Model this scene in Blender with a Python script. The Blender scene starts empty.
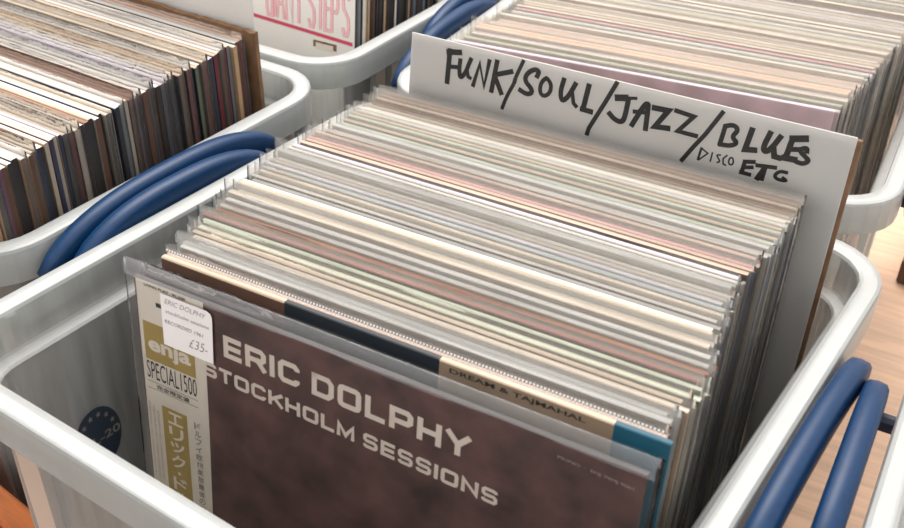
import bpy, bmesh, math, random
from mathutils import Vector, Matrix, Euler

random.seed(11)
scene = bpy.context.scene
COL = scene.collection
R = math.radians

# ------------------------------------------------------------------ materials
def new_mat(name):
    m = bpy.data.materials.new(name)
    m.use_nodes = True
    nt = m.node_tree
    nt.nodes.clear()
    out = nt.nodes.new('ShaderNodeOutputMaterial')
    return m, nt, out

def N(nt, kind, **kw):
    n = nt.nodes.new(kind)
    for k, v in kw.items():
        setattr(n, k, v)
    return n

def simple(name, col, rough=0.6, metal=0.0, noise=0.0, scale=40.0, spec=0.5, stretch=None):
    """Principled surface whose colour wanders a little with a noise texture."""
    m, nt, out = new_mat(name)
    p = N(nt, 'ShaderNodeBsdfPrincipled')
    p.inputs['Roughness'].default_value = rough
    p.inputs['Metallic'].default_value = metal
    p.inputs['Specular IOR Level'].default_value = spec
    p.inputs['Base Color'].default_value = (*col, 1)
    if noise:
        tc = N(nt, 'ShaderNodeTexCoord')
        mp = N(nt, 'ShaderNodeMapping')
        if stretch:
            mp.inputs['Scale'].default_value = stretch
        nz = N(nt, 'ShaderNodeTexNoise')
        nz.inputs['Scale'].default_value = scale
        nz.inputs['Detail'].default_value = 5
        rp = N(nt, 'ShaderNodeValToRGB')
        rp.color_ramp.elements[0].position = 0.3
        rp.color_ramp.elements[1].position = 0.7
        rp.color_ramp.elements[0].color = (*[max(0, c * (1 - noise)) for c in col], 1)
        rp.color_ramp.elements[1].color = (*[min(1, c * (1 + noise)) for c in col], 1)
        nt.links.new(tc.outputs['Object'], mp.inputs['Vector'])
        nt.links.new(mp.outputs['Vector'], nz.inputs['Vector'])
        nt.links.new(nz.outputs['Fac'], rp.inputs['Fac'])
        nt.links.new(rp.outputs['Color'], p.inputs['Base Color'])
    nt.links.new(p.outputs['BSDF'], out.inputs['Surface'])
    return m

def srgb(r, g, b):
    f = lambda c: (c / 255 / 12.92) if c <= 10 else ((c / 255 + 0.055) / 1.055) ** 2.4
    return (f(r), f(g), f(b))

def board_edge(name, c1, c2):
    """Top edge of card sleeves: worn board, streaked along the edge."""
    m, nt, out = new_mat(name)
    tc = N(nt, 'ShaderNodeTexCoord')
    mp = N(nt, 'ShaderNodeMapping')
    mp.inputs['Scale'].default_value = (5, 260, 5)
    oi = N(nt, 'ShaderNodeObjectInfo')
    nz = N(nt, 'ShaderNodeTexNoise', noise_dimensions='4D')
    nz.inputs['Scale'].default_value = 2.2
    nz.inputs['Detail'].default_value = 5
    nz.inputs['Roughness'].default_value = 0.65
    mul = N(nt, 'ShaderNodeMath', operation='MULTIPLY')
    mul.inputs[1].default_value = 50
    rp = N(nt, 'ShaderNodeValToRGB')
    rp.color_ramp.elements[0].position = 0.24
    rp.color_ramp.elements[1].position = 0.70
    rp.color_ramp.elements[0].color = (*c1, 1)
    rp.color_ramp.elements[1].color = (*c2, 1)
    p = N(nt, 'ShaderNodeBsdfPrincipled')
    p.inputs['Roughness'].default_value = 0.6
    L = nt.links.new
    L(tc.outputs['Object'], mp.inputs['Vector'])
    L(mp.outputs['Vector'], nz.inputs['Vector'])
    L(oi.outputs['Random'], mul.inputs[0])
    L(mul.outputs[0], nz.inputs['W'])
    L(nz.outputs['Fac'], rp.inputs['Fac'])
    L(rp.outputs['Color'], p.inputs['Base Color'])
    L(p.outputs['BSDF'], out.inputs['Surface'])
    return m

def film(name, tint=(1, 1, 1), body=0.16, rough=0.12):
    """Clear PVC sleeve film: mostly see-through, a little milky, shiny, rippled."""
    m, nt, out = new_mat(name)
    L = nt.links.new
    tr = N(nt, 'ShaderNodeBsdfTransparent')
    tr.inputs['Color'].default_value = (*[0.97 * t for t in tint], 1)
    df = N(nt, 'ShaderNodeBsdfDiffuse')
    df.inputs['Color'].default_value = (0.82 * tint[0], 0.83 * tint[1], 0.82 * tint[2], 1)
    tl = N(nt, 'ShaderNodeBsdfTranslucent')
    tl.inputs['Color'].default_value = (0.82 * tint[0], 0.83 * tint[1], 0.82 * tint[2], 1)
    gl = N(nt, 'ShaderNodeBsdfGlossy')
    gl.inputs['Roughness'].default_value = rough
    tc = N(nt, 'ShaderNodeTexCoord')
    nz = N(nt, 'ShaderNodeTexNoise')
    nz.inputs['Scale'].default_value = 70
    nz.inputs['Detail'].default_value = 3
    bp = N(nt, 'ShaderNodeBump')
    bp.inputs['Strength'].default_value = 0.5
    bp.inputs['Distance'].default_value = 0.002
    fr = N(nt, 'ShaderNodeFresnel')
    fr.inputs['IOR'].default_value = 1.27
    m0 = N(nt, 'ShaderNodeMixShader'); m0.inputs['Fac'].default_value = 0.5
    m1 = N(nt, 'ShaderNodeMixShader'); m1.inputs['Fac'].default_value = body
    m2 = N(nt, 'ShaderNodeMixShader')
    L(tc.outputs['Object'], nz.inputs['Vector'])
    L(nz.outputs['Fac'], bp.inputs['Height'])
    L(bp.outputs['Normal'], gl.inputs['Normal'])
    L(df.outputs[0], m0.inputs[1]); L(tl.outputs[0], m0.inputs[2])
    L(tr.outputs[0], m1.inputs[1]); L(m0.outputs[0], m1.inputs[2])
    L(fr.outputs[0], m2.inputs['Fac'])
    L(m1.outputs[0], m2.inputs[1]); L(gl.outputs[0], m2.inputs[2])
    L(m2.outputs[0], out.inputs['Surface'])
    return m

def milky_plastic(name, col, body, rough=0.3, scuff=0.12):
    """Frosted polypropylene: part clear, part milky, with a soft sheen."""
    m, nt, out = new_mat(name)
    L = nt.links.new
    tr = N(nt, 'ShaderNodeBsdfTransparent')
    tr.inputs['Color'].default_value = (0.97, 0.98, 0.97, 1)
    df = N(nt, 'ShaderNodeBsdfDiffuse'); df.inputs['Color'].default_value = (*col, 1)
    tl = N(nt, 'ShaderNodeBsdfTranslucent'); tl.inputs['Color'].default_value = (*col, 1)
    gl = N(nt, 'ShaderNodeBsdfGlossy'); gl.inputs['Roughness'].default_value = rough
    fr = N(nt, 'ShaderNodeFresnel'); fr.inputs['IOR'].default_value = 1.45
    tc = N(nt, 'ShaderNodeTexCoord')
    mp = N(nt, 'ShaderNodeMapping'); mp.inputs['Scale'].default_value = (3, 3, .35)
    nz = N(nt, 'ShaderNodeTexNoise'); nz.inputs['Scale'].default_value = 22; nz.inputs['Detail'].default_value = 4
    mr = N(nt, 'ShaderNodeMapRange')
    mr.inputs['From Min'].default_value = 0.3; mr.inputs['From Max'].default_value = 0.7
    mr.inputs['To Min'].default_value = body - scuff; mr.inputs['To Max'].default_value = body + scuff
    m0 = N(nt, 'ShaderNodeMixShader'); m0.inputs['Fac'].default_value = 0.45
    m1 = N(nt, 'ShaderNodeMixShader')
    m2 = N(nt, 'ShaderNodeMixShader')
    L(tc.outputs['Object'], mp.inputs['Vector']); L(mp.outputs['Vector'], nz.inputs['Vector'])
    L(nz.outputs['Fac'], mr.inputs['Value']); L(mr.outputs['Result'], m1.inputs['Fac'])
    L(df.outputs[0], m0.inputs[1]); L(tl.outputs[0], m0.inputs[2])
    L(tr.outputs[0], m1.inputs[1]); L(m0.outputs[0], m1.inputs[2])
    L(fr.outputs[0], m2.inputs['Fac'])
    L(m1.outputs[0], m2.inputs[1]); L(gl.outputs[0], m2.inputs[2])
    L(m2.outputs[0], out.inputs['Surface'])
    return m

M = {}
M['film'] = film('clear_sleeve_film', (1.0, .985, .965), body=0.10, rough=.07)
M['film_thin'] = film('thin_clear_film', body=0.02, rough=.08)
M['film_tint'] = film('grey_sleeve_film', (0.95, 0.95, 0.94), body=0.16, rough=0.16)
M['fold'] = film('milky_sleeve_fold', (0.96, 0.97, 1.0), body=0.17, rough=0.15)
M['crate'] = milky_plastic('frosted_crate_plastic', (0.90, 0.93, 0.92), 0.31, scuff=.07)
M['crate_rim'] = milky_plastic('frosted_rim_plastic', (0.70, 0.735, 0.73), 0.62, rough=.45, scuff=.03)
M['handle'] = simple('blue_handle_plastic', srgb(2, 46, 84), 0.45, spec=.35, noise=0.12, scale=220)
M['handle_dark'] = simple('dark_pivot_plastic', srgb(22, 34, 60), 0.5)
M['cover_brown'] = simple('brown_album_cover', srgb(90, 61, 58), 0.5, noise=0.6, scale=38)
M['print_cream'] = simple('cream_print', srgb(226, 214, 203), 0.6)
M['obi'] = simple('cream_paper_strip', srgb(226, 218, 206), 0.7, noise=0.04, scale=60)
M['gold'] = simple('gold_print', srgb(176, 152, 88), 0.45, noise=0.06, scale=90)
M['ink'] = simple('black_ink', srgb(36, 33, 32), 0.7)
M['grey_ink'] = simple('grey_print', srgb(140, 134, 128), 0.7)
M['pale_ink'] = simple('pale_grey_print', srgb(170, 155, 148), 0.7)
M['pen'] = simple('blue_grey_pen', srgb(122, 118, 126), 0.7)
M['sticker'] = simple('white_price_paper', srgb(234, 228, 228), 0.6, noise=0.02, scale=30)
M['card'] = simple('white_card_face', srgb(214, 213, 210), 0.42, noise=0.03, scale=14)
M['kraft'] = simple('brown_cardboard', srgb(122, 92, 66), 0.8, noise=0.3, scale=60)
M['marker'] = simple('black_marker_ink', srgb(24, 23, 23), 0.55)
M['pink'] = simple('pale_pink_print', srgb(246, 200, 204), 0.6)
M['red'] = simple('rose_red_print', srgb(206, 74, 100), 0.6)
M['white_cover'] = simple('white_album_cover', srgb(236, 232, 226), 0.5, noise=0.03, scale=20)
M['wood'] = simple('tan_table_wood', srgb(212, 176, 148), 0.45, noise=0.16, scale=9, stretch=(1.2, 14, 14))
M['orange_wood'] = simple('orange_varnished_wood', srgb(196, 112, 58), 0.4, noise=0.25, scale=18, stretch=(1, 9, 9))
M['dark_wood'] = simple('dark_brown_wood', srgb(84, 56, 44), 0.5, noise=0.2, scale=18)
M['black_paint'] = simple('black_paint', srgb(30, 26, 26), 0.5)
M['floor'] = simple('brown_floor_boards', srgb(120, 96, 78), 0.6, noise=0.2, scale=6, stretch=(1, 10, 1))
M['navy'] = simple('navy_oval_print', srgb(56, 68, 84), 0.5)
M['navy_cover'] = simple('navy_black_cover', srgb(30, 37, 44), 0.45, noise=0.2, scale=30)
M['tan_cover'] = simple('tan_cover', srgb(138, 120, 100), 0.5, noise=0.1, scale=30)  # tan set darker, with the shade between the albums put into the colour
M['teal_cover'] = simple('teal_cover', srgb(24, 80, 100), 0.45, noise=0.15, scale=30)
M['bead_light'] = simple('silver_bead_print', srgb(235, 230, 225), 0.3)

EDGES = {
    'cream': ((190, 174, 156), (232, 220, 204)),
    'white': ((190, 188, 184), (228, 224, 219)),
    'grey': ((140, 140, 138), (208, 208, 206)),
    'beige': ((158, 136, 116), (212, 192, 168)),
    'peach': ((196, 158, 140), (234, 210, 194)),
    'pink': ((190, 128, 138), (230, 182, 188)),
    'pale green': ((164, 176, 160), (214, 222, 206)),
    'blue-grey': ((150, 164, 176), (206, 216, 224)),
    'lavender': ((176, 170, 184), (224, 220, 230)),
    'olive': ((118, 104, 62), (178, 158, 112)),
    'brown': ((84, 56, 46), (156, 116, 92)),
    'rust': ((112, 62, 48), (196, 140, 112)),
    'charcoal': ((58, 54, 54), (130, 126, 122)),
    'dark red': ((96, 34, 40), (158, 92, 92)),
}
for k, (a, b) in EDGES.items():
    M['edge ' + k] = board_edge('edge_' + k.replace(' ', '_').replace('-', '_'), srgb(*a), srgb(*b))
FACES = {
    'dark': (44, 40, 40), 'brown': (84, 60, 48), 'navy': (40, 46, 66), 'stone': (150, 142, 130), 'white': (214, 210, 202),
    'maroon': (96, 36, 38), 'moss': (86, 92, 70), 'blue': (96, 106, 116), 'tan': (170, 140, 108), 'plum': (88, 62, 76), 'lilac': (228, 206, 218),
}
for k, a in FACES.items():
    M['face ' + k] = simple('cover_' + k, srgb(*a), 0.5, noise=0.25, scale=26)

# ------------------------------------------------------------------ helpers
def link(name, verts, faces, mats, parent=None, idx=None, smooth=False):
    me = bpy.data.meshes.new(name)
    me.from_pydata([tuple(v) for v in verts], [], faces)
    for m in (mats if isinstance(mats, (list, tuple)) else [mats]):
        me.materials.append(m)
    if idx:
        for p, i in zip(me.polygons, idx):
            p.material_index = i
    if smooth:
        for p in me.polygons:
            p.use_smooth = True
    me.update()
    o = bpy.data.objects.new(name, me)
    COL.objects.link(o)
    if parent:
        o.parent = parent
    return o

def thing(name, label, cat, loc=(0, 0, 0), rot=(0, 0, 0), group=None):
    o = bpy.data.objects.new(name, None)
    o.empty_display_size = 0.03
    COL.objects.link(o)
    o.location = loc
    o.rotation_euler = rot
    tag(o, label, cat, group)
    return o

def tag(o, label, cat, group=None):
    o['label'] = label
    o['category'] = cat
    if group:
        o['group'] = group

def bevel_box(name, lo, hi, mat, parent=None, r=0.003, seg=2):
    bm = bmesh.new()
    bmesh.ops.create_cube(bm, size=1)
    for v in bm.verts:
        v.co = Vector([(lo[i] + hi[i]) / 2 + v.co[i] * (hi[i] - lo[i]) for i in range(3)])
    bmesh.ops.bevel(bm, geom=bm.edges[:], offset=r, segments=seg, affect='EDGES')
    me = bpy.data.meshes.new(name)
    bm.to_mesh(me); bm.free()
    me.materials.append(mat)
    o = bpy.data.objects.new(name, me)
    COL.objects.link(o)
    if parent:
        o.parent = parent
    return o

class Ink:
    """Flat lettering on a face: 2D shapes (u to the right, w down, in mm) mapped by a function to 3D."""
    def __init__(self, to3d):
        self.v, self.f, self.i, self.to3d, self.k = [], [], [], to3d, 0
    def poly2(self, pts, faces, mat=0, lift=None):
        b = len(self.v)
        self.k += 1
        z = lift if lift is not None else (self.k % 5) * 0.00002
        self.v += [self.to3d(u, w, z) for u, w in pts]
        for f in faces:
            self.f.append([b + j for j in f]); self.i.append(mat)
    def rect(self, u0, w0, u1, w1, mat=0, lift=None, slope=0.0):
        d = slope * (u1 - u0)
        self.poly2([(u0, w0), (u1, w0 + d), (u1, w1 + d), (u0, w1)], [[3, 2, 1, 0]], mat, lift)
    def stroke(self, pts, width, mat=0, cap=0.35, closed=False, lift=None):
        P = [Vector(p) for p in pts]
        if closed and (P[0] - P[-1]).length < 1e-6:
            P = P[:-1]
        n = len(P)
        if n < 2:
            return
        h = width / 2
        L_, R_ = [], []
        for i in range(n):
            a = P[i - 1] if (i > 0 or closed) else None
            c = P[(i + 1) % n] if (i < n - 1 or closed) else None
            d1 = (P[i] - a).normalized() if a is not None else None
            d2 = (c - P[i]).normalized() if c is not None else None
            p = P[i].copy()
            if d1 is None:
                p -= d2 * h * cap; d1 = d2
            elif d2 is None:
                p += d1 * h * cap; d2 = d1
            n1 = Vector((-d1.y, d1.x)); n2 = Vector((-d2.y, d2.x))
            mm = n1 + n2
            if mm.length < 1e-4:
                mm = n1
            mm.normalize()
            s = h / max(0.5, mm.dot(n1))
            L_.append(p + mm * s); R_.append(p - mm * s)
        m = n if closed else n - 1
        self.poly2(L_ + R_, [[i, (i + 1) % n, n + (i + 1) % n, n + i] for i in range(m)], mat, lift)
    def text(self, s, u0, w0, u1, w1, mat=0, bold=0.0, slope=0.0, shear=0.0, lift=None):
        cu = bpy.data.curves.new('lettering_source', 'FONT')
        cu.body = s
        cu.offset = bold
        cu.shear = shear
        cu.resolution_u = 3
        o = bpy.data.objects.new('lettering_source', cu)
        COL.objects.link(o)
        bpy.context.view_layer.update()
        me = bpy.data.meshes.new_from_object(o.evaluated_get(bpy.context.evaluated_depsgraph_get()))
        bpy.data.objects.remove(o)
        bpy.data.curves.remove(cu)
        if not me.vertices:
            return
        xs = [v.co.x for v in me.vertices]; ys = [v.co.y for v in me.vertices]
        sx = (u1 - u0) / max(1e-6, max(xs) - min(xs)); sy = (w1 - w0) / max(1e-6, max(ys) - min(ys))
        pts = []
        for v in me.vertices:
            u = u0 + (v.co.x - min(xs)) * sx
            pts.append((u, w1 - (v.co.y - min(ys)) * sy + slope * (u - u0)))
        self.poly2(pts, [list(reversed(p.vertices)) for p in me.polygons], mat, lift)
        bpy.data.meshes.remove(me)
    def build(self, name, mats, parent):
        return link(name, self.v, self.f, mats, parent, self.i)

def glyph_strokes(ch):
    """Extended square-shouldered capitals on a 1 wide x 1 tall cell (w down)."""
    r = 0.16
    def ring(x0, y0, x1, y1):
        return [(x0 + r, y0), (x1 - r, y0), (x1 - r * .3, y0 + r * .3), (x1, y0 + r), (x1, y1 - r), (x1 - r * .3, y1 - r * .3), (x1 - r, y1),
                (x0 + r, y1), (x0 + r * .3, y1 - r * .3), (x0, y1 - r), (x0, y0 + r), (x0 + r * .3, y0 + r * .3)]
    G = {
        'E': [[(0, 0), (0, 1)], [(0, 0), (1, 0)], [(0, .5), (.94, .5)], [(0, 1), (1, 1)]],
        'R': [[(0, 0), (0, 1)], [(0, 0), (.84, 0), (1, .14), (1, .42), (.84, .56), (0, .56)], [(.62, .56), (1, 1)]],
        'I': [[(0, 0), (0, 1)]],
        'C': [[(1, .24), (1, .15), (.85, 0), (.16, 0), (0, .16), (0, .84), (.16, 1), (.85, 1), (1, .85), (1, .76)]],
        'D': [[(0, 0), (.8, 0), (1, .2), (1, .8), (.8, 1), (0, 1), (0, 0)]],
        'O': [ring(0, 0, 1, 1) + ['closed']],
        'L': [[(0, 0), (0, 1), (1, 1)]],
        'P': [[(0, 1), (0, 0), (.84, 0), (1, .14), (1, .46), (.84, .6), (0, .6)]],
        'H': [[(0, 0), (0, 1)], [(1, 0), (1, 1)], [(0, .5), (1, .5)]],
        'Y': [[(0, 0), (.5, .52)], [(1, 0), (.5, .52)], [(.5, .45), (.5, 1)]],
        'S': [[(1, .17), (.97, .06), (.86, 0), (.14, 0), (0, .12), (0, .38), (.14, .5), (.86, .5), (1, .62), (1, .88), (.86, 1), (.14, 1), (.03, .94), (0, .83)]],
        'T': [[(0, 0), (1, 0)], [(.5, 0), (.5, 1)]],
        'K': [[(0, 0), (0, 1)], [(1, 0), (.2, .55)], [(.4, .42), (1, 1)]],
        'M': [[(0, 1), (0, 0), (.5, .9), (1, 0), (1, 1)]],
        'N': [[(0, 1), (0, 0), (1, 1), (1, 0)]],
    }
    return G[ch]
GW = {'I': 0.0, 'M': 1.18, 'E': .86, 'T': .9, 'S': .92, 'L': .84, 'O': 1.05}

def block_text(ink, s, u0, w0, u1, height, sw, slope, mat=0, gap=0.62):
    """Lay bold extended capitals between u0 and u1; sw is stroke width in mm."""
    units = 0; n = len(s)
    items = []
    for ch in s:
        if ch == ' ':
            items.append((ch, 0)); continue
        items.append((ch, GW.get(ch, 1.0)))
    # total = sum(width)*cw + (letters)*sw + gaps
    ng = n - 1
    nsp = s.count(' ')
    letters = n - nsp
    sumw = sum(w for c, w in items)
    g = sw * gap
    cw = ((u1 - u0) - letters * sw - g * ng - nsp * sw * 0.9) / sumw
    x = u0
    for ch, w in items:
        if ch == ' ':
            x += sw * 0.9 + g; continue
        for pl in glyph_strokes(ch):
            closed = pl[-1] == 'closed'
            pts = [p for p in pl if p != 'closed']
            q = []
            for a, b in pts:
                u = x + sw / 2 + a * w * cw
                q.append((u, w0 + sw * .42 + b * (height - sw * .84) + slope * (u - u0)))
            ink.stroke(q, sw * (0.86 if ch == 'S' else .95), mat, cap=(0.1 if ch in 'SC' else 0.88), closed=closed)
        x += w * cw + sw + g

ORD1 = ['', 'first', 'second', 'third', 'fourth', 'fifth', 'sixth', 'seventh', 'eighth', 'ninth', 'tenth', 'eleventh', 'twelfth',
        'thirteenth', 'fourteenth', 'fifteenth', 'sixteenth', 'seventeenth', 'eighteenth', 'nineteenth']
TENS = {2: ('twentieth', 'twenty'), 3: ('thirtieth', 'thirty'), 4: ('fortieth', 'forty'), 5: ('fiftieth', 'fifty'), 6: ('sixtieth', 'sixty'),
        7: ('seventieth', 'seventy'), 8: ('eightieth', 'eighty'), 9: ('ninetieth', 'ninety')}
def ordinal(n):
    if n < 20:
        return ORD1[n]
    t, u = divmod(n, 10)
    return TENS[t][0] if u == 0 else TENS[t][1] + '-' + ORD1[u]
CARD_STROKES = [
 (2.87, [[32.84,-6.73],[32.33,-31.19]]),
 (2.99, [[31.4,-8.38],[41.4,-6.53]]),
 (2.27, [[34.13,-18.86],[39.18,-18.14]]),
 (2.39, [[41.88,-12.08],[41.63,-19.69],[42.81,-25.77],[46.68,-21.49],[48.82,-14.71],[50.53,-9.5]]),
 (2.03, [[47.88,-17.44],[49.31,-23.0],[51.31,-23.81]]),
 (2.39, [[53.97,-28.69],[57.98,-11.41],[62.82,-27.46],[65.34,-7.54]]),
 (2.63, [[71.49,-6.58],[69.12,-29.52]]),
 (2.63, [[83.71,-11.38],[71.8,-16.33]]),
 (2.63, [[70.56,-17.28],[77.21,-29.29]]),
 (2.03, [[91.8,-1.82],[86.2,-17.82],[87.3,-17.6],[81.64,-30.62],[79.08,-40.14]]),
 (2.51, [[103.49,-10.57],[104.92,-6.18],[100.73,-5.68],[95.23,-10.43],[94.57,-15.91],[100.59,-20.27],[100.75,-23.71],[96.99,-25.27],[91.48,-23.25]]),
 (2.15, [[110.29,-9.98],[106.85,-14.69],[107.02,-21.64],[110.76,-23.8],[114.98,-19.74],[115.04,-13.6],[111.6,-10.17],[110.29,-9.98]]),
 (2.51, [[124.04,-7.86],[122.38,-17.57],[124.56,-24.26],[128.97,-19.27],[133.01,-8.99]]),
 (2.03, [[131.5,-16.22],[133.31,-23.12],[135.68,-25.0]]),
 (2.75, [[142.85,-7.96],[140.99,-24.99]]),
 (2.75, [[139.86,-25.85],[147.19,-26.17]]),
 (2.27, [[162.5,-1.38],[156.36,-16.77],[147.12,-38.3],[146.39,-42.95]]),
 (3.35, [[164.13,-11.69],[170.76,-10.26]]),
 (1.56, [[169.21,-10.63],[177.73,-8.89]]),
 (2.63, [[172.4,-10.5],[171.76,-25.48],[169.6,-28.22],[164.55,-27.3],[160.33,-23.88]]),
 (2.63, [[177.57,-28.31],[184.15,-11.61],[186.59,-10.62],[186.91,-12.93],[187.62,-28.76]]),
 (2.15, [[177.7,-18.37],[186.26,-17.04]]),
 (2.87, [[190.76,-12.38],[201.25,-11.92],[193.77,-25.17],[203.28,-24.1]]),
 (2.27, [[206.16,-10.65],[218.89,-11.79],[209.82,-24.35],[222.99,-24.52]]),
 (2.15, [[237.13,-4.15],[228.6,-21.88],[222.24,-32.7],[216.18,-44.04]]),
 (2.27, [[240.54,-12.94],[239.3,-26.18]]),
 (2.27, [[240.54,-12.94],[245.73,-10.69],[249.53,-13.35],[245.98,-19.16],[250.61,-22.17],[246.66,-25.42],[239.3,-26.18]]),
 (2.75, [[258.02,-10.78],[256.18,-25.4],[262.83,-24.09]]),
 (2.63, [[269.85,-10.04],[267.19,-21.13],[269.39,-23.89],[272.76,-20.04],[276.65,-10.94]]),
 (2.75, [[273.92,-19.73],[275.47,-25.13],[279.13,-25.3]]),
 (2.75, [[284.28,-10.1],[282.6,-24.75]]),
 (3.23, [[283.69,-10.63],[292.46,-8.33]]),
 (2.39, [[284.57,-17.65],[289.29,-16.55]]),
 (2.99, [[281.42,-24.29],[288.83,-23.83]]),
 (2.27, [[294.66,-16.87],[294.27,-14.3],[291.45,-15.21],[290.39,-17.63],[295.16,-20.56],[297.32,-22.38],[294.17,-25.33],[290.24,-25.01]]),
 (1.15, [[227.88,-31.87],[227.0,-40.32]]),
 (0.79, [[227.88,-31.87],[232.78,-34.4],[227.35,-40.71]]),
 (0.79, [[235.74,-33.13],[235.43,-39.47]]),
 (0.79, [[241.24,-33.27],[238.65,-33.97],[240.42,-35.99],[241.89,-37.9],[240.1,-38.97]]),
 (0.79, [[245.6,-32.38],[243.48,-35.35],[244.21,-39.0],[246.12,-39.44]]),
 (0.79, [[248.77,-32.48],[247.1,-35.32],[248.17,-38.39],[250.37,-38.07],[250.61,-34.84],[248.77,-32.48]]),
 (2.01, [[257.92,-33.32],[257.31,-41.14]]),
 (2.01, [[257.53,-33.62],[263.89,-32.16]]),
 (1.87, [[257.5,-37.73],[263.4,-36.1]]),
 (2.01, [[256.5,-41.56],[262.77,-41.54]]),
 (2.01, [[266.05,-33.94],[277.99,-32.35]]),
 (2.44, [[271.65,-33.35],[267.97,-42.96]]),
 (2.15, [[271.52,-34.8],[271.0,-42.58]]),
 (1.72, [[285.68,-33.7],[280.95,-33.88],[278.19,-37.97],[281.0,-40.03],[286.94,-39.3],[284.03,-37.94]]),
]
# ------------------------------------------------------------------ record albums
JW, JH = 0.3115, 0.3125
SW, SH = 0.322, 0.3222

def jacket(root, t, edge, face, spine, w=JW, h=JH, bow=0.0, x0=None, zoff=0.0015, extra=None, name='jacket'):
    """Card album sleeve: a slim box with softly rounded edges, slightly bowed."""
    nx = 10
    xa = -w / 2 if x0 is None else x0
    c = min(0.0006, t * .3)
    # ring section in y,z at each x column (rounded corners)
    ring = [(-t / 2, zoff + c), (-t / 2, zoff + h * .5), (-t / 2, zoff + h - c), (-t / 2 + c, zoff + h), (t / 2 - c, zoff + h), (t / 2, zoff + h - c),
            (t / 2, zoff + h * .5), (t / 2, zoff + c), (t / 2 - c, zoff), (-t / 2 + c, zoff)]
    V, F, I = [], [], []
    k = len(ring)
    for i in range(nx + 1):
        s = i / nx
        b = bow * math.sin(math.pi * s)
        for y, z in ring:
            V.append((xa + w * s, y + b, z))
    for i in range(nx):
        for j in range(k):
            a, bb = i * k + j, i * k + (j + 1) % k
            F.append([a, a + k, bb + k, bb])
            I.append(1 if j in (2, 3, 4) else 0)
    F.append(list(range(k))); I.append(2)
    F.append([nx * k + j for j in reversed(range(k))]); I.append(2)
    return link(name, V, F, [face, edge, spine], root, I)

def sleeve_film(root, t, mat, w=SW, h=SH, wav=0.0006, x0=None, gap=0.00035, name='plastic_sleeve', seed=None, jtop=None):
    """Open-topped clear bag around the jacket; its lips ripple a little."""
    rnd = random.Random(seed if seed is not None else random.random())
    nx = 22
    jt = jtop if jtop else h - .008
    zs = [0.0005, h * .45, h - .03, jt + .0008, (jt + .0008 + h) / 2, h]
    amp = [0, 0, 0, .0, .7, 1]
    ss = [0, .013] + [.05 + .9 * i / 20 for i in range(21)] + [.987, 1]
    nx = len(ss) - 1
    xa = -w / 2 if x0 is None else x0
    ph = [rnd.uniform(0, 6.28) for _ in range(6)]
    fq = [rnd.uniform(5, 11), rnd.uniform(14, 26), rnd.uniform(30, 55)]
    def wv(s, o):
        return wav * (math.sin(fq[0] * s + ph[o]) + .6 * math.sin(fq[1] * s + ph[o + 1]) + .35 * math.sin(fq[2] * s + ph[o + 2]))
    V, F = [], []
    y0 = t / 2 + gap
    for side in (-1, 1):
        for iz, z in enumerate(zs):
            for i in range(nx + 1):
                s = ss[i]
                edge = min(1, min(s, 1 - s) * 77)
                y = side * y0 * (0.25 + .75 * edge) if iz > 0 else side * y0 * .6 * edge
                y -= side * min(y0 * .9, abs(wv(s, 0 if side < 0 else 3)) * 1.3) * amp[iz] * edge
                V.append((xa + w * s, y, z + (wv(s, 2) * .5 if iz == 5 else 0)))
    n = nx + 1
    blk = n * len(zs)
    for side in (0, 1):
        b = side * blk
        for iz in range(len(zs) - 1):
            for i in range(nx):
                q = [b + iz * n + i, b + iz * n + i + 1, b + (iz + 1) * n + i + 1, b + (iz + 1) * n + i]
                F.append(q if side == 0 else q[::-1])
    for i in (0, nx):
        for iz in range(len(zs) - 1):
            q = [iz * n + i, (iz + 1) * n + i, blk + (iz + 1) * n + i, blk + iz * n + i]
            F.append(q if i == 0 else q[::-1])
    for i in range(nx):
        F.append([i, blk + i, blk + i + 1, i + 1])
    return link(name, V, F, mat, root, None, smooth=True)

def place(x_left, y_top, z_top, lean, rz, w, h):
    """Base location and rotation that bring the top left corner to the given point."""
    rot = Euler((-lean, 0, rz), 'XYZ')
    v = rot.to_matrix() @ Vector((-w / 2, 0, h))
    return Vector((x_left, y_top, z_top)) - v, rot

FLOOR_Z = 0.0078

def pick(seq):
    return seq[random.randrange(len(seq))]

# ================================================================== crates
def rr(hw, hd, r, n=7):
    """Rounded rectangle loop, counter-clockwise."""
    P = []
    for cx, cy, a0 in ((hw - r, hd - r, 0), (-hw + r, hd - r, 90), (-hw + r, -hd + r, 180), (hw - r, -hd + r, 270)):
        for i in range(n + 1):
            a = R(a0 + 90 * i / n)
            P.append((cx + r * math.cos(a), cy + r * math.sin(a)))
    return P

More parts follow.
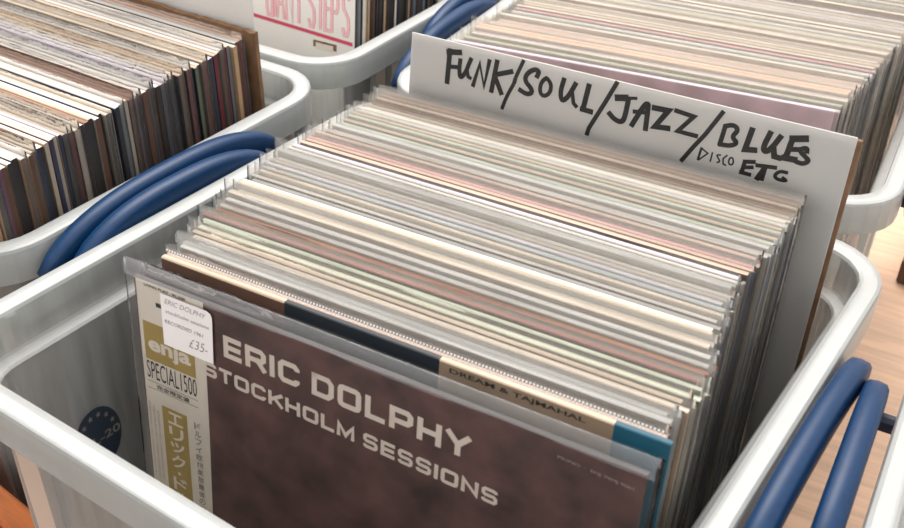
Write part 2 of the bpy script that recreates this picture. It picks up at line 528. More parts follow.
H = 0.285
def crate_body(root, W, D, taper, L=.025):
    """Stacking box shell: flat rim with hanging skirt, stepped ledge, tapered wall and floor."""
    r0 = 0.05
    th = 0.0024
    # (inset from the outer edge, z) from the skirt bottom over the rim to the inside floor, then back outside
    prof = [(0.0, H - .026), (0.0, H - .003), (.0008, H - .0008), (.003, H), (.012, H), (.0142, H - .0008), (.015, H - .003), (.0165, H - .027), (.0170, H - .029), (L - .0012, H - .030),
            (L, H - .032), (L + taper * .5, H * .48), (L + taper, .016), (L + .0008 + taper, .0086), (L + .0025 + taper, .0074)]
    back = [(L + .009 + taper, .0), (L + taper, .0045), (L - .0024 + taper, .014), (L - .0024 + taper * .5, H * .48), (L - .0024, H - .0335), (.0160, H - .0325), (.0142, H - .030), (.0126, H - .004), (.0108, H - .0026), (.0032, H - .0026), (.0024, H - .004), (.0024, H - .026)]
    rings = prof + back
    V, F = [], []
    for d, z in rings:
        V += [(x, y, z) for x, y in rr(W / 2 - d, D / 2 - d, max(.012, r0 - d))]
    n = len(V) // len(rings)
    for k in range(len(rings)):
        k2 = (k + 1) % len(rings)
        if k == len(prof) - 1:
            continue
        for i in range(n):
            F.append([k * n + i, k * n + (i + 1) % n, k2 * n + (i + 1) % n, k2 * n + i])
    a = (len(prof) - 1) * n
    F.append([a + i for i in range(n)])
    b = len(prof) * n
    F.append([b + i for i in reversed(range(n))])
    # stiffening ribs between the skirt and the wall, and down the outside of the wall
    def rib(cx, cy, nx, ny, half):
        tx, ty = -ny, nx
        z0, z1 = H - .0258, H - .0075
        base = len(V)
        for dd, zz in ((.0022, z0), (.0128, z0), (.0128, z1), (.0022, z1)):
            for s in (-half, half):
                V.append((cx - nx * dd + tx * s, cy - ny * dd + ty * s, zz))
        for i in range(4):
            j = (i + 1) % 4
            F.append([base + 2 * i, base + 2 * i + 1, base + 2 * j + 1, base + 2 * j])
        F.append([base + 0, base + 2, base + 4, base + 6]); F.append([base + 1, base + 7, base + 5, base + 3])
    def wallrib(cx, cy, nx, ny, half):
        tx, ty = -ny, nx
        base = len(V)
        for zz, din in ((H - .034, L - .0022), (.03, L - .0022 + taper * .93)):
            for dd in (din, din - .007 if zz > .1 else din - .003):
                for s in (-half, half):
                    V.append((cx - nx * dd + tx * s, cy - ny * dd + ty * s, zz))
        b_ = base
        F.append([b_ + 2, b_ + 3, b_ + 7, b_ + 6]); F.append([b_ + 0, b_ + 2, b_ + 6, b_ + 4]); F.append([b_ + 1, b_ + 5, b_ + 7, b_ + 3])
        F.append([b_ + 0, b_ + 1, b_ + 3, b_ + 2])
    for sx in (-1, 1):
        for t in (-.36, -.12, .12, .36):
            rib(sx * W / 2, D * t, sx, 0, .0035)
        for t in (-.3, -.24, .24, .3):
            wallrib(sx * W / 2, D * t, sx, 0, .008)
    for sy in (-1, 1):
        for t in (-.37, -.19, 0, .19, .37):
            rib(W * t, sy * D / 2, 0, sy, .0035)
        for t in (-.34, -.1, .1, .34):
            wallrib(W * t, sy * D / 2, 0, sy, .010)
    nr = len(rings)
    wall_rings = {6, 10, 11, 12, 17, 18, 21}          # plain wall panels; the rim, ledge, floor and ribs are thicker and milkier
    I = []
    for f in F:
        k = min(f) // n
        lo, hi = min(f) // n, max(f) // n
        I.append(0 if (hi < nr and hi - lo == 1 and lo in wall_rings) or (max(f) < n * nr and lo in (0, nr - 1) and False) else 1)
    o = link('crate_body', V, F, [M['crate'], M['crate_rim']], root, I)
    for p in o.data.polygons:
        p.use_smooth = False
    return o

def sweep(path, hw, hh, n=12, taper_ends=True):
    """Tube of rounded-rectangle section along a path in the local y-z plane (x is the width)."""
    V, F = [], []
    m = len(path)
    for i, (x, y, z) in enumerate(path):
        a = path[max(0, i - 1)]; b = path[min(m - 1, i + 1)]
        t = (Vector(b) - Vector(a)).normalized()
        up = Vector((1, 0, 0)).cross(t).normalized()
        if up.z < 0:
            up = -up
        e = min(i, m - 1 - i)
        k = {0: .62, 1: .9}.get(e, 1.0) if taper_ends else 1.0
        kz = 1 - .5 * abs(-1 + 2 * i / (m - 1)) ** 5
        for j in range(n):
            an = 2 * math.pi * j / n
            ca, sa = math.cos(an), math.sin(an)
            px = hw * k * math.copysign(abs(ca) ** .6, ca)
            pz = hh * k * kz * math.copysign(abs(sa) ** .6, sa)
            V.append(Vector((x, y, z)) + Vector((px, 0, 0)) + up * pz)
    for i in range(m - 1):
        for j in range(n):
            F.append([i * n + j, i * n + (j + 1) % n, (i + 1) * n + (j + 1) % n, (i + 1) * n + j])
    F.append(list(range(n))[::-1]); F.append([(m - 1) * n + j for j in range(n)])
    return V, F

def crate_handle(root, side, W, yc, half, off=.0095, zend=.264, zmid=.2855, hw=.0074, hh=.0125):
    """Blue carry handle: an arched bar pivoted on two stubs just under the rim."""
    x = side * (W / 2 + off)
    path = []
    m = 22
    for i in range(m + 1):
        s = -1 + 2 * i / m
        z = zend + (zmid - zend) * (1 - abs(s) ** 2.6)
        path.append((x, yc + s * half, z))
    V, F = sweep(path, hw, hh)
    h = link('handle', V, F, M['handle'], root, None, smooth=True)
    for s in (-1, 1):
        V, F = [], []
        yy = yc + s * (half - .022)
        b = 0
        x1 = side * (W / 2 + off + .003); x0 = side * (W / 2 + .0002)
        for xx in (x0, x1):
            for j in range(10):
                a = 2 * math.pi * j / 10
                V.append((xx, yy + .0055 * math.cos(a), zend - .001 + .0055 * math.sin(a)))
        for j in range(10):
            F.append([b + j, b + (j + 1) % 10, b + 10 + (j + 1) % 10, b + 10 + j])
        F.append([b + j for j in range(10)]); F.append([b + 10 + j for j in range(10)])
        link('pivot_stub', V, F, M['handle_dark'], h)
    return h

def crate(label, cx, cy, th, W, D, taper, handles, L=.025):
    root = thing('storage_crate', label, 'crate', (cx, cy, 0), (0, 0, R(th)), 'translucent plastic record crates with blue handles')
    crate_body(root, W, D, taper, L)
    for side, yc, half, off in handles:
        crate_handle(root, side, W, yc, half, off)
    return root

MAIN = crate('frosted crate holding the brown front album and the hand-lettered card', .1456, .1106, -5.4, .434, .440, .002, [(-1, -.002, .096, .0086), (1, .012, .104, .0098)])
LEFT = crate('frosted crate packed with bare dark album spines, left of the brown album', -.334, .180, -3.7, .46, .357, .002, [(1, -.026, .116, .0086), (-1, -.026, .116, .0086)], .019)
BACKL = crate('frosted crate with the white pink-lettered album at its front', -.328, .590, -2, .46, .45, .002, [(1, .014, .105, .0086), (-1, .014, .105, .0086)], .019)
BACKR = crate('frosted crate full of pale glossy albums behind the hand-lettered card', .1504, .581, 1.5, .425, .45, .002, [(-1, -.068, .108, .0086), (1, -.068, .108, .0086)])
RIGHT = crate('frosted crate cut off by the frame beside the paired blue handles',   .4085 + .217, .10, 0, .434, .426, .022, [(-1, .0, .086, .0148), (1, .0, .086, .0148)])

# oval emblem sticker inside the main crate's end wall
ct = Euler((0, 0, R(-5))).to_matrix()
def wall_pt(u, w, z):
    """u along the wall towards the back, w down from height .19, both mm, on the inner face of the wall."""
    zz = .188 - w / 1000
    inset = .0252 + .002 * (H - .032 - zz) / (H - .032 - .016)
    return Vector((-.434 / 2 + inset + .0003 + z, -.150 + u / 1000, zz))
oval = Ink(wall_pt)
pts = [(22 + 19 * math.cos(2 * math.pi * i / 28), 26 + 26 * math.sin(2 * math.pi * i / 28)) for i in range(28)]
oval.poly2(pts, [list(range(28))], 0, 0)
ov = oval.build('oval_sticker', [M['navy']], MAIN)
ink = Ink(wall_pt)
for i in range(6):
    a = R(205 + i * 26)
    cx, cy = 22 + 14.5 * math.cos(a), 26 + 20 * math.sin(a)
    st = []
    for j in range(10):
        rad = 2.3 if j % 2 == 0 else 1.0
        st.append((cx + rad * math.sin(j * math.pi / 5), cy - rad * 1.2 * math.cos(j * math.pi / 5)))
    ink.poly2(st, [list(range(10))], 0, .0002)
ink.text('JSL-20', 6, 23, 40, 32, 0, .02, lift=.0002)
ink.build('lettering', [M['grey_ink']], ov)

# ================================================================== main crate: front album
lean0 = R(4.53)
def main_left(y):
    K = [(0, 0), (.007, .014), (.029, .0145), (.045, .006), (.058, .002), (.08, 0), (.11, -.006), (.136, -.0085), (.159, -.009), (.207, -.0017), (.29, .0)]
    for (a, b), (c, d) in zip(K, K[1:]):
        if y <= c:
            return b + (d - b) * (y - a) / (c - a)
    return 0

def front_album():
    loc, rot = place(0, 0, .33, lean0, 0, SW, SH)
    root = thing('record_album', 'brown album with white block capitals and a cream paper strip, front of its crate', 'record', loc, rot,
                 'albums in the middle crate')
    t = .0036
    zt = SH - .0092
    j = jacket(root, t, M['edge charcoal'], M['cover_brown'], M['face dark'], w=.3080, h=zt - .0012, x0=-SW / 2 + .0080, zoff=.0012)
    face = -t / 2
    def to3d(u, w, z):
        return Vector((-SW / 2 + u / 1000, face - .00012 - z, SH - w / 1000))
    ink = Ink(to3d)
    block_text(ink, 'ERIC DOLPHY', 71, 25.6, 227, 14.3, 3.55, .0155)
    block_text(ink, 'STOCKHOLM SESSIONS', 55.8, 48.7, 244.5, 9.6, 2.45, .031)
    ink.build('title_lettering', [M['print_cream']], j)
    ink = Ink(to3d)
    ink.text('MONO  \u00b7  ENJ 79MJ 9061', 272.5, 17.6, 311, 19.8, 0, 0, .04)
    ink.build('catalogue_number', [M['pale_ink']], j)
    # paper strip
    ob = Ink(to3d)
    ob.poly2([(9.2, 9.4), (58.2, 9.4), (57.2, 100), (54.8, 200), (52, 320), (8.4, 320)], [[5, 4, 3, 2, 1, 0]], 0, .0001)
    obi = ob.build('paper_strip', [M['obi']], root)
    def up(u, w, z):
        return to3d(u, w, z + .00016)
    pr = Ink(up)
    pr.rect(11.8, 37.2, 49.6, 64.0, 0, .00004)
    pr.text('enja', 14.6, 46.8, 46.4, 60.2, 1, .035, lift=.00010)
    pr.text('SPECIAL1500', 11.8, 65.0, 49.6, 77.6, 2, -.004, lift=.00008)
    pr.rect(11.5, 79.8, 50, 80.2, 3, .00005); pr.rect(11.5, 85.0, 50, 85.4, 3, .00005)
    pr.text('\u5b8c\u5168\u9650\u5b9a\u76e4', 18.0, 81.0, 43.5, 84.4, 2, .01, lift=.00008)
    pr.rect(20.9, 95.4, 40.2, 238, 0, .00004)
    col = '\u30a8\u30ea\u30c3\u30af'
    w = 97.5
    for ch, hh in (('\u30a8', 9.2), ('\u30ea', 10), ('\u30c3', 8), ('\u30af', 10.5), ('\u30fb', 2.2), ('\u30c9', 10.5), ('\u30eb', 10.5), ('\u30d5', 9.5), ('\u30a3', 8), ('\u30fc', 8)):
        if ch == '\u30fb':
            pr.rect(29.6, w + 1.4, 31.8, w + 3.6, 1, .0001); w += 6.2; continue
        if ch == '\u30fc':
            pr.stroke([(30.5, w), (30.5, w + hh)], 1.4, 1, lift=.0001)
        else:
            pr.text(ch, 25.2, w, 36.6, w + hh, 1, .02, lift=.00010)
        w += hh + 1.7
    w = 97.5
    for ch in '\u30c9\u30eb\u30d5\u30a3\u6b27\u5dde\u697d\u65c5\u6700\u5f8c\u306e\u8a18\u9332\u3092\u53ce\u3081\u305f\u540d\u76e4':
        pr.text(ch, 45.6, w, 50.4, w + 4.7, 3, .012, lift=.00008); w += 5.9
    for cu in (11.0, 14.2, 17.4):
        w = 96 + (cu - 11) * .8
        for i in range(46):
            ch = '\u97f3\u697d\u306e\u6b74\u53f2\u306b\u6b8b\u308b\u5927\u304d\u306a\u540d\u6f14\u594f'[(i * 3 + int(cu)) % 14]
            if i < 30:
                pr.text(ch, cu - .9, w, cu + .9, w + 1.7, 4, 0, lift=.00008)
            w += 2.3
    pr.text('LONG PLAY \u00b7 \u00a51,500', 15.5, 11.0, 45.5, 13.2, 2, .02, lift=.00008)
    pr.rect(23.2, 21.8, 29.6, 24.6, 2, .00006)
    pr.build('printing', [M['gold'], M['obi'], M['ink'], M['grey_ink'], M['pale_ink']], obi)
    # clear bag
    sleeve_film(root, t, M['film_thin'], seed=3, wav=.0004, gap=.0007)
    # milky folded lip of the bag along the top
    V, F = [], []
    n = 40
    for i in range(n + 1):
        s = i / n
        x = -SW / 2 + .002 + (SW - .004) * s
        dy = .0006 * math.sin(s * 23) * .5 + .0004 * math.sin(s * 61)
        dz = .0007 * math.sin(s * 17 + 1)
        V += [(x, face - .0012 - abs(dy), SH - .0095 + dz), (x, face - .0022 - abs(dy) * 1.5, SH - .0045), (x, face - .0010 - abs(dy), SH + .0004), (x, face + .0012, SH + .0009)]
    for i in range(n):
        for k in range(3):
            a = i * 4 + k
            F.append([a, a + 4, a + 5, a + 1])
    link('folded_lip', V, F, M['fold'], root, None, smooth=True)
    # price sticker on the bag
    def on_bag(u, w, z):
        return to3d(u, w, z + .0016)
    ps = Ink(on_bag)
    c = [(28.5, 12.6), (61.5, 12.6), (64.4, 13.8), (65.4, 16.4), (64.6, 47.2), (28.5, 47.2)]
    ps.poly2(c, [list(reversed(range(6)))], 0, 0)
    stk = ps.build('price_sticker', [M['sticker']], root)
    hw = Ink(lambda u, w, z: on_bag(u, w, z + .0001))
    hw.text('ERIC DOLPHY', 31.5, 15.2, 61, 18.4, 0, -.008, shear=.25)
    hw.text('stockholm sessions', 31.5, 22.2, 63, 24.6, 0, -.004, shear=.2)
    hw.text('RECORDED 1961', 30.5, 29.2, 58.5, 31.6, 0, .0, shear=.2)
    hw.text('\u00a335-', 47.5, 35.6, 61, 41.8, 0, -.014, shear=.3)
    hw.build('handwriting', [M['pen']], stk)
    return root
front_album()

# ================================================================== main crate: albums behind the front one
GROUP_MAIN = 'albums in the middle crate'
def record(label, group, loc, rot, t, edge, face, spine, bag, bow=0.0, jh=JH, jw=JW, jdx=0.0):
    root = thing('record_album', label, 'record', loc, rot, group)
    jacket(root, t, M['edge ' + edge], M['face ' + face], M['face ' + spine], w=jw, h=jh, bow=bow, x0=-jw / 2 + jdx)
    if bag:
        sleeve_film(root, t + abs(bow) * 0, M['film_tint'] if bag == 2 else M['film'], h=jh + random.uniform(.005, .0095), w=jw + .0095 - random.uniform(0, .003),
                    wav=random.uniform(.0003, .0007), gap=.00025 + abs(bow), jtop=jh + .0015)
    return root

def navy_album():
    y = .0135
    w = .304
    loc, rot = place(.0145 + .002, y, .3285, lean0, R(.3), w, JH)
    root = thing('record_album', 'album with a navy, tan and teal cover just behind the brown front album', 'record', loc, rot, GROUP_MAIN)
    t = .0032
    V, F, I = [], [], []
    xs = [-w / 2 + q for q in (0, .082, .086, .182, .185, .264, .276, w)]
    cols = [4, 4, 0, 1, 1, 1, 2]
    for x in xs:
        for yy, zz in ((-t / 2, .0015), (-t / 2, JH - .0012), (-t / 2, JH - .0006), (-t / 2 + .0006, JH), (t / 2, JH), (t / 2, .0015)):
            V.append((x, yy, zz))
    for i in range(7):
        for k in range(6):
            a, b = i * 6 + k, i * 6 + (k + 1) % 6
            F.append([a, a + 6, b + 6, b])
            c = cols[i]
            I.append({0: c, 1: 3 if c in (1, 4) else c, 2: 3 if c in (1, 4) else c, 3: 3 if c in (1, 4) else c}.get(k, 0))
    F.append(list(range(6))); I.append(0); F.append([42 + k for k in reversed(range(6))]); I.append(2)
    j = link('jacket', V, F, [M['navy_cover'], M['tan_cover'], M['teal_cover'], M['edge beige'], M['face brown']], root, I)
    ink = Ink(lambda u, ww, z: Vector((-w / 2 + u / 1000, -t / 2 - .0001 - z, JH - ww / 1000)))
    ink.text('DREAM & TAJMAHAL', 188, 2.8, 262, 6.6, 0, .02)
    ink.build('lettering', [M['ink']], j)
navy_album()

def beaded_album():
    y = .0200
    loc, rot = place(.0135, y, .3315, lean0, R(.2), SW - .018, JH + .007)
    root = thing('record_album', 'peach-edged album whose bag has a beaded seam, second behind the brown front album', 'record', loc, rot, GROUP_MAIN)
    t = .0034
    jacket(root, t, M['edge peach'], M['face brown'], M['face dark'], w=.302, x0=-.151)
    h = JH + .007
    sleeve_film(root, t, M['film_tint'], w=SW - .018, h=h, wav=.0002, gap=.0008, seed=9)
    V, F, I = [], [], []
    n = 150
    for i in range(n):
        x = -.149 + .298 * i / (n - 1)
        for row, dz in ((0, .0014), (1, .0032)):
            b = len(V)
            xo = x + (.0010 if row else 0)
            V += [(xo - .0006, -t / 2 - .0014, h - dz - .0005), (xo + .0006, -t / 2 - .0014, h - dz - .0005),
                  (xo + .0006, -t / 2 - .0010, h - dz + .0005), (xo - .0006, -t / 2 - .0010, h - dz + .0005)]
            F.append([b, b + 1, b + 2, b + 3]); I.append(0)
    link('beaded_seam', V, F, [M['bead_light']], root, I)
beaded_album()

# y, edge, face, bag : the recognisable ones near the front, the rest follow by colour bands
NEAR = [(.0285, 'grey', 'stone', 2, .0046), (.0345, 'grey', 'white', 2, .0040), (.0405, 'cream', 'tan', 1, .0040), (.0465, 'cream', 'brown', 1, .0034),
        (.0525, 'pale green', 'moss', 1, .0042), (.0582, 'pale green', 'dark', 1, .0032), (.0632, 'dark red', 'maroon', 1, .0030), (.0678, 'brown', 'maroon', 1, .0030),
        (.0728, 'rust', 'dark', 2, .0034), (.0782, 'grey', 'stone', 1, .0038)]
BANDS = [(.078, .105, ['beige', 'cream', 'brown', 'beige', 'grey', 'peach']), (.105, .128, ['white', 'grey', 'blue-grey', 'cream', 'grey']), (.128, .150, ['grey', 'blue-grey', 'beige', 'lavender']),
         (.150, .165, ['lavender', 'white', 'grey']), (.165, .178, ['cream', 'peach', 'cream']), (.178, .192, ['pink', 'dark red', 'pink', 'peach']),
         (.192, .212, ['blue-grey', 'grey', 'pale green', 'white']), (.212, .228, ['olive', 'pale green', 'olive', 'beige']), (.228, .246, ['cream', 'white', 'peach', 'beige']),
         (.246, .260, ['charcoal', 'beige', 'brown']), (.260, .30, ['brown', 'rust', 'brown'])]
seq = list(NEAR)
y = .0782 + .0050
while y < .272:
    pal = [b for b in BANDS if b[0] <= y < b[1]][0][2]
    t = random.choice((.0030, .0034, .0038, .0042, .0048))
    seq.append((y + t / 2, pick(pal), pick(['stone', 'brown', 'tan', 'plum', 'white', 'tan', 'moss', 'blue', 'stone', 'maroon']), pick([1, 1, 1, 2, 2, 0]), t))
    y += t + random.choice((.0012, .0012, .0013, .0014, .0024))
for k, (y, edge, face, bag, t) in enumerate(seq):
    lean = lean0 + R(1.1) * min(1, y / .27)
    xl = main_left(y) + random.uniform(-.0025, .0025)
    zt = .3250 + random.uniform(-.0018, .0018) + (.003 if k in (11, 22) else 0)
    w = SW - (.016 if y < .035 else .008 if y < .05 else 0)
    jw = JW - (.014 if y < .035 else .008 if y < .05 else 0)
    loc, rot = place(xl + (w - jw) / 2, y, zt, lean, R(.2 * math.sin(k * .2) + .25), jw, JH)
    if loc.z < FLOOR_Z:
        loc.z = FLOOR_Z
    root = record('%s-edged album%s, %s behind the brown front album' % (edge, ' in a clear bag' if bag else ' without a bag', ordinal(k + 3)), GROUP_MAIN, loc, rot, t, edge, face,
                  pick(['dark', 'stone', 'brown', 'navy', 'blue', 'stone', 'white']), bag, bow=0, jw=jw)
MAIN_COUNT = len(seq)

# ================================================================== hand-lettered divider card
LC = math.atan(.1)
def divider_card():
    h = (.3699 - FLOOR_Z) / math.cos(LC)
    w = .3225
    rot = Euler((-LC, 0, 0))
    loc = Vector((.0157 + w / 2, .2905, .3699)) - rot.to_matrix() @ Vector((0, 0, h))
    root = thing('divider_card', 'white hand-lettered divider card reading funk, soul, jazz and blues', 'divider card', loc, rot)
    bevel_box('white_panel', (-w / 2, 0, .0008), (w / 2, .0009, h), M['card'], root, .0003, 1)
    bevel_box('cardboard_backing', (-w / 2 + .001, .0010, .0008), (w / 2 + .0030, .0046, h - .002), M['kraft'], root, .0005, 1)
    ink = Ink(lambda u, ww, z: Vector((-w / 2 + u / 1000, -.00015 - z, h + ww / 1000)))
    for wd, pts in CARD_STROKES:
        if len(pts) >= 5:
            cl = math.hypot(pts[0][0] - pts[-1][0], pts[0][1] - pts[-1][1]) < .8
            for _ in range(2):
                q = [] if cl else [pts[0]]
                for a, c in zip(pts, pts[1:]):
                    q += [(a[0] * .75 + c[0] * .25, a[1] * .75 + c[1] * .25), (a[0] * .25 + c[0] * .75, a[1] * .25 + c[1] * .75)]
                q.append(q[0] if cl else pts[-1])
                pts = q
        ink.stroke(pts, wd * 1.42, 0, cap=.7)
    ink.build('lettering', [M['marker']], root)
    # clear bag round the card, its lip just above the top edge
    V = []; F = []
    n = 30
    for i in range(n + 1):
        s = i / n
        x = -w / 2 - .002 + (w + .004) * s
        d = .0004 * math.sin(s * 19)
        V += [(x, -.0010, .001), (x, -.0010 - abs(d), h * .6), (x, -.0012 - d, h - .05), (x, -.0016 - abs(d) * 2, h - .044), (x, -.0010 - abs(d), h - .038), (x, -.0009, h + .0015)]
    for i in range(n):
        for k in range(5):
            a = i * 6 + k
            F.append([a, a + 6, a + 7, a + 1])
    link('plastic_sleeve', V, F, M['film_thin'], root, None, smooth=True)
divider_card()

# ================================================================== crate of dark spines
GROUP_LEFT = 'albums in the crate of dark spines'
y = .024
k = 0
LEFT_SPINES = ['dark', 'brown', 'dark', 'navy', 'maroon', 'stone', 'brown', 'dark', 'tan', 'moss', 'dark', 'blue', 'brown', 'plum']
pal = ['cream', 'white', 'cream', 'cream', 'white', 'grey', 'peach', 'cream', 'beige', 'white', 'lavender', 'white']
lefts = []
while y < .2915:
    t = random.choice((.0030, .0034, .0038, .0042, .0046))
    lefts.append((y + t / 2, t)); y += t + random.choice((.0009, .0009, .0010, .0011))
for k, (y, t) in enumerate(lefts):
    xr = -.1400 - .014 * max(0, y) + random.uniform(-.0038, .0008)
    rz = R(-3.2 + .2 * math.sin(k * .2))
    lean = -R(.3 + 1.3 * min(1, y / .3))
    edge = pick(pal)
    if k == len(lefts) // 2 or k == len(lefts) // 3: edge = 'brown'
    h = .3185 + random.uniform(-.0012, .0012)
    rot = Euler((-lean, 0, rz))
    loc = Vector((xr, y, FLOOR_Z + h * math.cos(lean) + .0016)) - rot.to_matrix() @ Vector((JW / 2, 0, h))
    loc.z = FLOOR_Z + .0006
    bag = 1 if random.random() < .35 else 0
    sp = pick(LEFT_SPINES)
    if k == int(len(lefts) * .72): sp = 'maroon'
    record('%s-topped album with a %s spine, %s from the brown cardboard divider' % (edge, {'dark': 'black'}.get(sp, sp), ordinal(len(lefts) - k)), GROUP_LEFT, loc, rot, t,
           edge, pick(['dark', 'brown', 'navy', 'maroon', 'stone', 'tan']), sp, bag, jh=h)

def left_divider():
    lean = -R(1.5)
    rot = Euler((-lean, 0, R(-3.4)))
    top = .3325
    h = top - FLOOR_Z
    loc = Vector((-.1395, .3015, top)) - rot.to_matrix() @ Vector((.158, 0, h)); loc.z = FLOOR_Z
    r = thing('cardboard_divider', 'brown torn-edged cardboard divider behind the crate of dark spines', 'divider card', loc, rot)
    # corrugated board with a ragged top edge
    V, F = [], []
    n = 60
    rnd = random.Random(5)
    for i in range(n + 1):
        x = -.158 + .316 * i / n
        dz = rnd.uniform(-.0012, .0012)
        V += [(x, -.003, .0006), (x, -.003, h + dz), (x, .001, h + dz * .6 + .0005), (x, .001, .0006)]
    for i in range(n):
        for k in range(4):
            a, b = i * 4 + k, i * 4 + (k + 1) % 4
            F.append([a, a + 4, b + 4, b])
    F.append([0, 1, 2, 3]); F.append([n * 4 + 3, n * 4 + 2, n * 4 + 1, n * 4])
    link('corrugated_board', V, F, M['kraft'], r)
    rot2 = Euler((R(1.5), 0, R(-3.4)))
    h2 = .43 - FLOOR_Z
    loc2 = Vector((-.1400, .3065, .35)) - rot2.to_matrix() @ Vector((.158, 0, .342)); loc2.z = FLOOR_Z
    r2 = thing('divider_card', 'tall plain white divider card standing behind the brown cardboard', 'divider card', loc2, rot2)
    bevel_box('white_panel', (-.158, 0, .0006), (.151, .0016, h2), M['card'], r2, .0004, 1)
    ink = Ink(lambda u, ww, z: Vector((-.158 + u / 1000, -.00015 - z, .342 + ww / 1000)))
    ink.stroke([(292, 31), (296, 23), (303, 40)], 3.4, 0)
    ink.stroke([(262, 30), (262, 52)], 3.4, 0)
    ink.stroke([(230, 30), (236, 50), (246, 30)], 3.4, 0)
    ink.build('lettering', [M['marker']], r2)
left_divider()

# ================================================================== far crate with the white album
GROUP_FAR = 'albums behind the white pink-lettered album'
def white_album():
    lean = R(4.53)
    w = .3115
    h = .315
    rot = Euler((-lean, 0, 0))
    loc = Vector((-.1305 - w / 2, .4375, .345)) - rot.to_matrix() @ Vector((0, 0, h)); 
    dz = FLOOR_Z + .0004 - loc.z
    d = rot.to_matrix() @ Vector((0, 0, 1))
    loc += d * (dz / d.z)
    top = loc + rot.to_matrix() @ Vector((0, 0, h))
    root = thing('record_album', 'white album with tall thin pink capitals and a red line', 'record', loc, rot, GROUP_FAR)
    t = .0036
    j = jacket(root, t, M['edge white'], M['white_cover'], M['face dark'], w=w, h=h, zoff=0)
    # local mapping: u from the right hand edge (mm), z world height
    def to3d(u, zw, z):
        s = (zw / 1000 - loc.z) / math.cos(lean)
        return Vector((w / 2 - u / 1000, -t / 2 - .00015 - z, s))
    ink = Ink(to3d)
    a = -.1205
    # red rule
    ink.poly2([(2.2, 276.8), (2.2, 280.4), (300, 294.8), (300, 291.2)], [[0, 1, 2, 3]], 1, 0)
    cells = [('G', 98), ('I', 91.3), ('A', 84.9), ('N', 74.5), ('T', 63.5), ('S', 48.8), ('T', 38.6), ('E', 30.2), ('P', 22.4), ('S', 10.0)]
    G = {
        'G': [[(.9, .15), (.7, 0), (.3, 0), (.1, .15), (.1, .85), (.3, 1), (.9, 1), (.9, .55), (.6, .55)]],
        'I': [[(.5, 0), (.5, 1)]],
        'A': [[(0, 1), (.5, 0), (1, 1)], [(.2, .66), (.8, .66)]],
        'N': [[(.05, 1), (.05, 0), (.95, 1), (.95, 0)]],
        'T': [[(.5, 0), (.5, 1)], [(0, 0), (1, 0)]],
        'S': [[(.9, .16), (.7, 0), (.3, 0), (.1, .14), (.15, .36), (.85, .6), (.9, .86), (.7, 1), (.3, 1), (.1, .84)]],
        'E': [[(.9, 0), (.1, 0), (.1, 1), (.9, 1)], [(.1, .48), (.7, .48)]],
        'P': [[(.1, 1), (.1, 0), (.75, 0), (.92, .12), (.92, .4), (.75, .52), (.1, .52)]],
    }
    for ch, u in cells:
        zb = 285.6 + .052 * u * .55
        ht = 40
        wd = 3.2 if ch == 'I' else 8.0
        for pl in G[ch]:
            q = [(u + wd / 2 - p * wd, zb + (1 - r_) * ht) for p, r_ in pl]
            ink.stroke(q, 3.0, 1, lift=.00005)
            ink.stroke(q, 2.0, 0, lift=.00014)
    # small dark printed box and a pink flourish
    ink.rect(20, 268, 47, 274.5, 2, 0)
    ink.rect(24, 266, 44, 272.5, 3, .0001)
    ink.build('lettering', [M['pink'], M['red'], M['kraft'], M['obi']], j)
    return loc, rot
wl, wr = white_album()
y = .4375 + .0045
k = 0
far = []
while y < .60:
    t = random.choice((.0034, .0040, .0046, .0052))
    far.append((y, t)); y += t + random.choice((.0006, .001, .0016))
for k, (y, t) in enumerate(far):
    h = JH + random.uniform(-.002, .003)
    rot = Euler((-R(4.3), 0, R(random.uniform(-.03, .03))))
    loc = Vector((-.1335 - random.uniform(0, .003), y + t / 2, .33)) - rot.to_matrix() @ Vector((JW / 2, 0, h)); loc.z = FLOOR_Z + .0006
    sp = pick(['dark', 'dark', 'brown', 'navy', 'stone', 'tan', 'dark', 'blue', 'white'])
    edge = pick(['cream', 'white', 'grey', 'beige'])
    record('album with a %s spine, %s behind the white pink-lettered album' % ({'dark': 'black'}.get(sp, sp), ordinal(k + 1)), GROUP_FAR, loc, rot, t, edge, pick(['dark', 'brown', 'navy']), sp, 0, jh=h)

# ================================================================== crate behind the card
GROUP_BACK = 'glossy albums behind the hand-lettered card'
y = .0
k = 0
back = []
while y < .30:
    t = random.choice((.0034, .0038, .0044, .0050))
    back.append((y + t / 2, t)); y += t + random.choice((.0010, .0011, .0012, .0014))
for k, (d, t) in enumerate(back):
    yc = .4295 + d
    rz = R(6.2 - 3.0 * min(1, d / .3))
    xr = .3045 + .016 * min(1, d / .16) + random.uniform(-.002, .002)
    lean = R(1.2)
    rot = Euler((-lean, 0, rz))
    h = JH + random.uniform(-.003, .003)
    loc = Vector((xr, yc, .33)) - rot.to_matrix() @ Vector((JW / 2, 0, h)); loc.z = FLOOR_Z + .0006
    if k < 2: edge, face = 'lavender', 'lilac'
    elif k < 5: edge, face = pick(['pale green', 'white']), 'stone'
    else: edge, face = pick(['white', 'cream', 'grey', 'white', 'blue-grey', 'peach', 'white', 'pale green', 'white', 'white', 'pink', 'lavender']), pick(['stone', 'white', 'tan', 'white', 'blue'])
    record('%s-topped album, %s from the front of the crate behind the hand-lettered card' % (edge, ordinal(k + 1)), GROUP_BACK, loc, rot, t, edge, face,
           pick(['stone', 'dark', 'blue', 'stone', 'white', 'dark']), 1 if random.random() < .9 else 2, jh=h, bow=0)

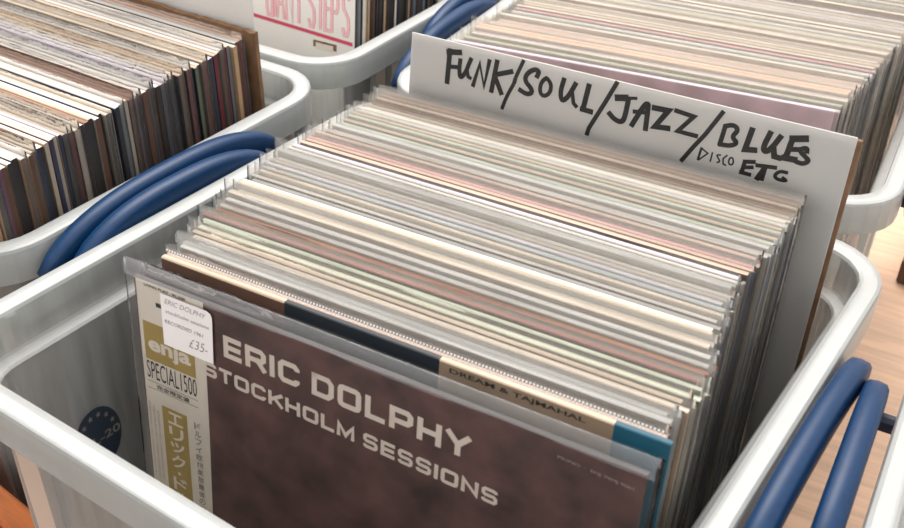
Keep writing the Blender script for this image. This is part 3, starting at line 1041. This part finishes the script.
# ================================================================== table, wooden bits, floor
table = thing('wooden_table', 'tan wooden table under all the crates', 'table', (.15, .45, -.75))
bevel_box('table_top', (-1.0, -.62, .72), (1.0, .75, .75), M['wood'], table, .004, 2)
for sx in (-.93, .93):
    for sy in (-.55, .68):
        bevel_box('leg', (sx - .03, sy - .03, 0), (sx + .03, sy + .03, .72), M['wood'], table, .004, 1)

bat = thing('wooden_block', 'orange wooden block with a black front, low beside the middle crate', 'wood block', (-.226, -.020, 0), (0, 0, R(-9)))
bevel_box('block_body', (-.11, -.006, 0), (.128, .016, .082), M['orange_wood'], bat, .002, 2)
bevel_box('black_front', (-.11, -.0105, .001), (.126, -.0062, .078), M['black_paint'], bat, .001, 1)

blk = thing('wooden_block', 'dark brown wooden block lying on the bare tan table', 'wood block', (.425, .80, 0), (0, 0, R(-2)))
bevel_box('block_body', (-.052, -.055, 0), (.05, .055, .03), M['dark_wood'], blk, .002, 2)

fl = link('floor', [(-4, -4, -.75), (4, -4, -.75), (4, 5, -.75), (-4, 5, -.75)], [[0, 1, 2, 3]], M['floor'])
fl['kind'] = 'structure'
wb = link('wall_back', [(-4, 5, -.75), (4, 5, -.75), (4, 5, 2.2), (-4, 5, 2.2), (-4, 5.1, -.75), (4, 5.1, -.75), (4, 5.1, 2.2), (-4, 5.1, 2.2)],
          [[0, 1, 2, 3], [5, 4, 7, 6], [3, 2, 6, 7], [1, 5, 6, 2], [4, 0, 3, 7], [4, 5, 1, 0]], M['white_cover'])
wb['kind'] = 'structure'

# ================================================================== light
world = bpy.data.worlds.new('room_light')
scene.world = world
world.use_nodes = True
bg = world.node_tree.nodes['Background']
wn = world.node_tree
tcw = wn.nodes.new('ShaderNodeTexCoord')
sep = wn.nodes.new('ShaderNodeSeparateXYZ')
rpw = wn.nodes.new('ShaderNodeValToRGB')
mrw = wn.nodes.new('ShaderNodeMapRange')
mrw.inputs['From Min'].default_value = -1
wn.links.new(tcw.outputs['Generated'], sep.inputs[0])
wn.links.new(sep.outputs['Z'], mrw.inputs['Value'])
wn.links.new(mrw.outputs['Result'], rpw.inputs['Fac'])
rpw.color_ramp.elements[0].position = .35
rpw.color_ramp.elements[0].color = (.22, .19, .17, 1)
rpw.color_ramp.elements[1].position = .85
rpw.color_ramp.elements[1].color = (1.0, .965, .945, 1)
e = rpw.color_ramp.elements.new(.5)
e.color = (.62, .58, .55, 1)
wn.links.new(rpw.outputs['Color'], bg.inputs['Color'])
bg.inputs['Strength'].default_value = 1.35

def area(name, loc, target, size, power, col):
    l = bpy.data.lights.new(name, 'AREA')
    l.shape = 'RECTANGLE'
    l.size, l.size_y = size
    l.energy = power
    l.color = col
    o = bpy.data.objects.new(name, l)
    o.location = loc
    d = Vector(target) - Vector(loc)
    o.rotation_euler = d.to_track_quat('-Z', 'Y').to_euler()
    COL.objects.link(o)
    return o
area('ceiling_light', (-.5, 1.1, 2.3), (.1, .2, .2), (1.6, 1.0), 60, (1, .95, .91))
for i, (x, y, z) in enumerate(((-.35, 1.9, 2.0), (.1, 2.3, 2.1), (.55, 1.9, 2.2), (-.8, 1.5, 2.1))):
    l = bpy.data.lights.new('spot_bulb', 'POINT')
    l.energy = 12
    l.shadow_soft_size = .03
    l.color = (1, .85, .72)
    o = bpy.data.objects.new('spot_bulb', l)
    o.location = (x, y, z)
    COL.objects.link(o)

# ================================================================== camera
cam = bpy.data.cameras.new('camera')
co = bpy.data.objects.new('camera', cam)
COL.objects.link(co)
m3 = Matrix(((0.87299949, -0.28938702, 0.39259016), (0.48708712, 0.47628699, -0.73204975), (0.02486011, 0.83030467, 0.556755)))
co.matrix_world = Matrix.Translation((0.40055434, -0.35379017, 0.66709398)) @ m3.to_4x4()
cam.sensor_fit = 'HORIZONTAL'
cam.sensor_width = 36
cam.lens = 1066.49135 / 904 * 36
cam.clip_start = .01
cam.dof.use_dof = True
cam.dof.focus_distance = .70
cam.dof.aperture_fstop = 13
scene.camera = co

scene.view_settings.view_transform = 'Standard'
scene.view_settings.look = 'None'
scene.view_settings.gamma = 1
scene.view_settings.use_curve_mapping = False
scene.view_settings.exposure = 0.2
scene.cycles.transparent_max_bounces = 32
scene.cycles.max_bounces = 8
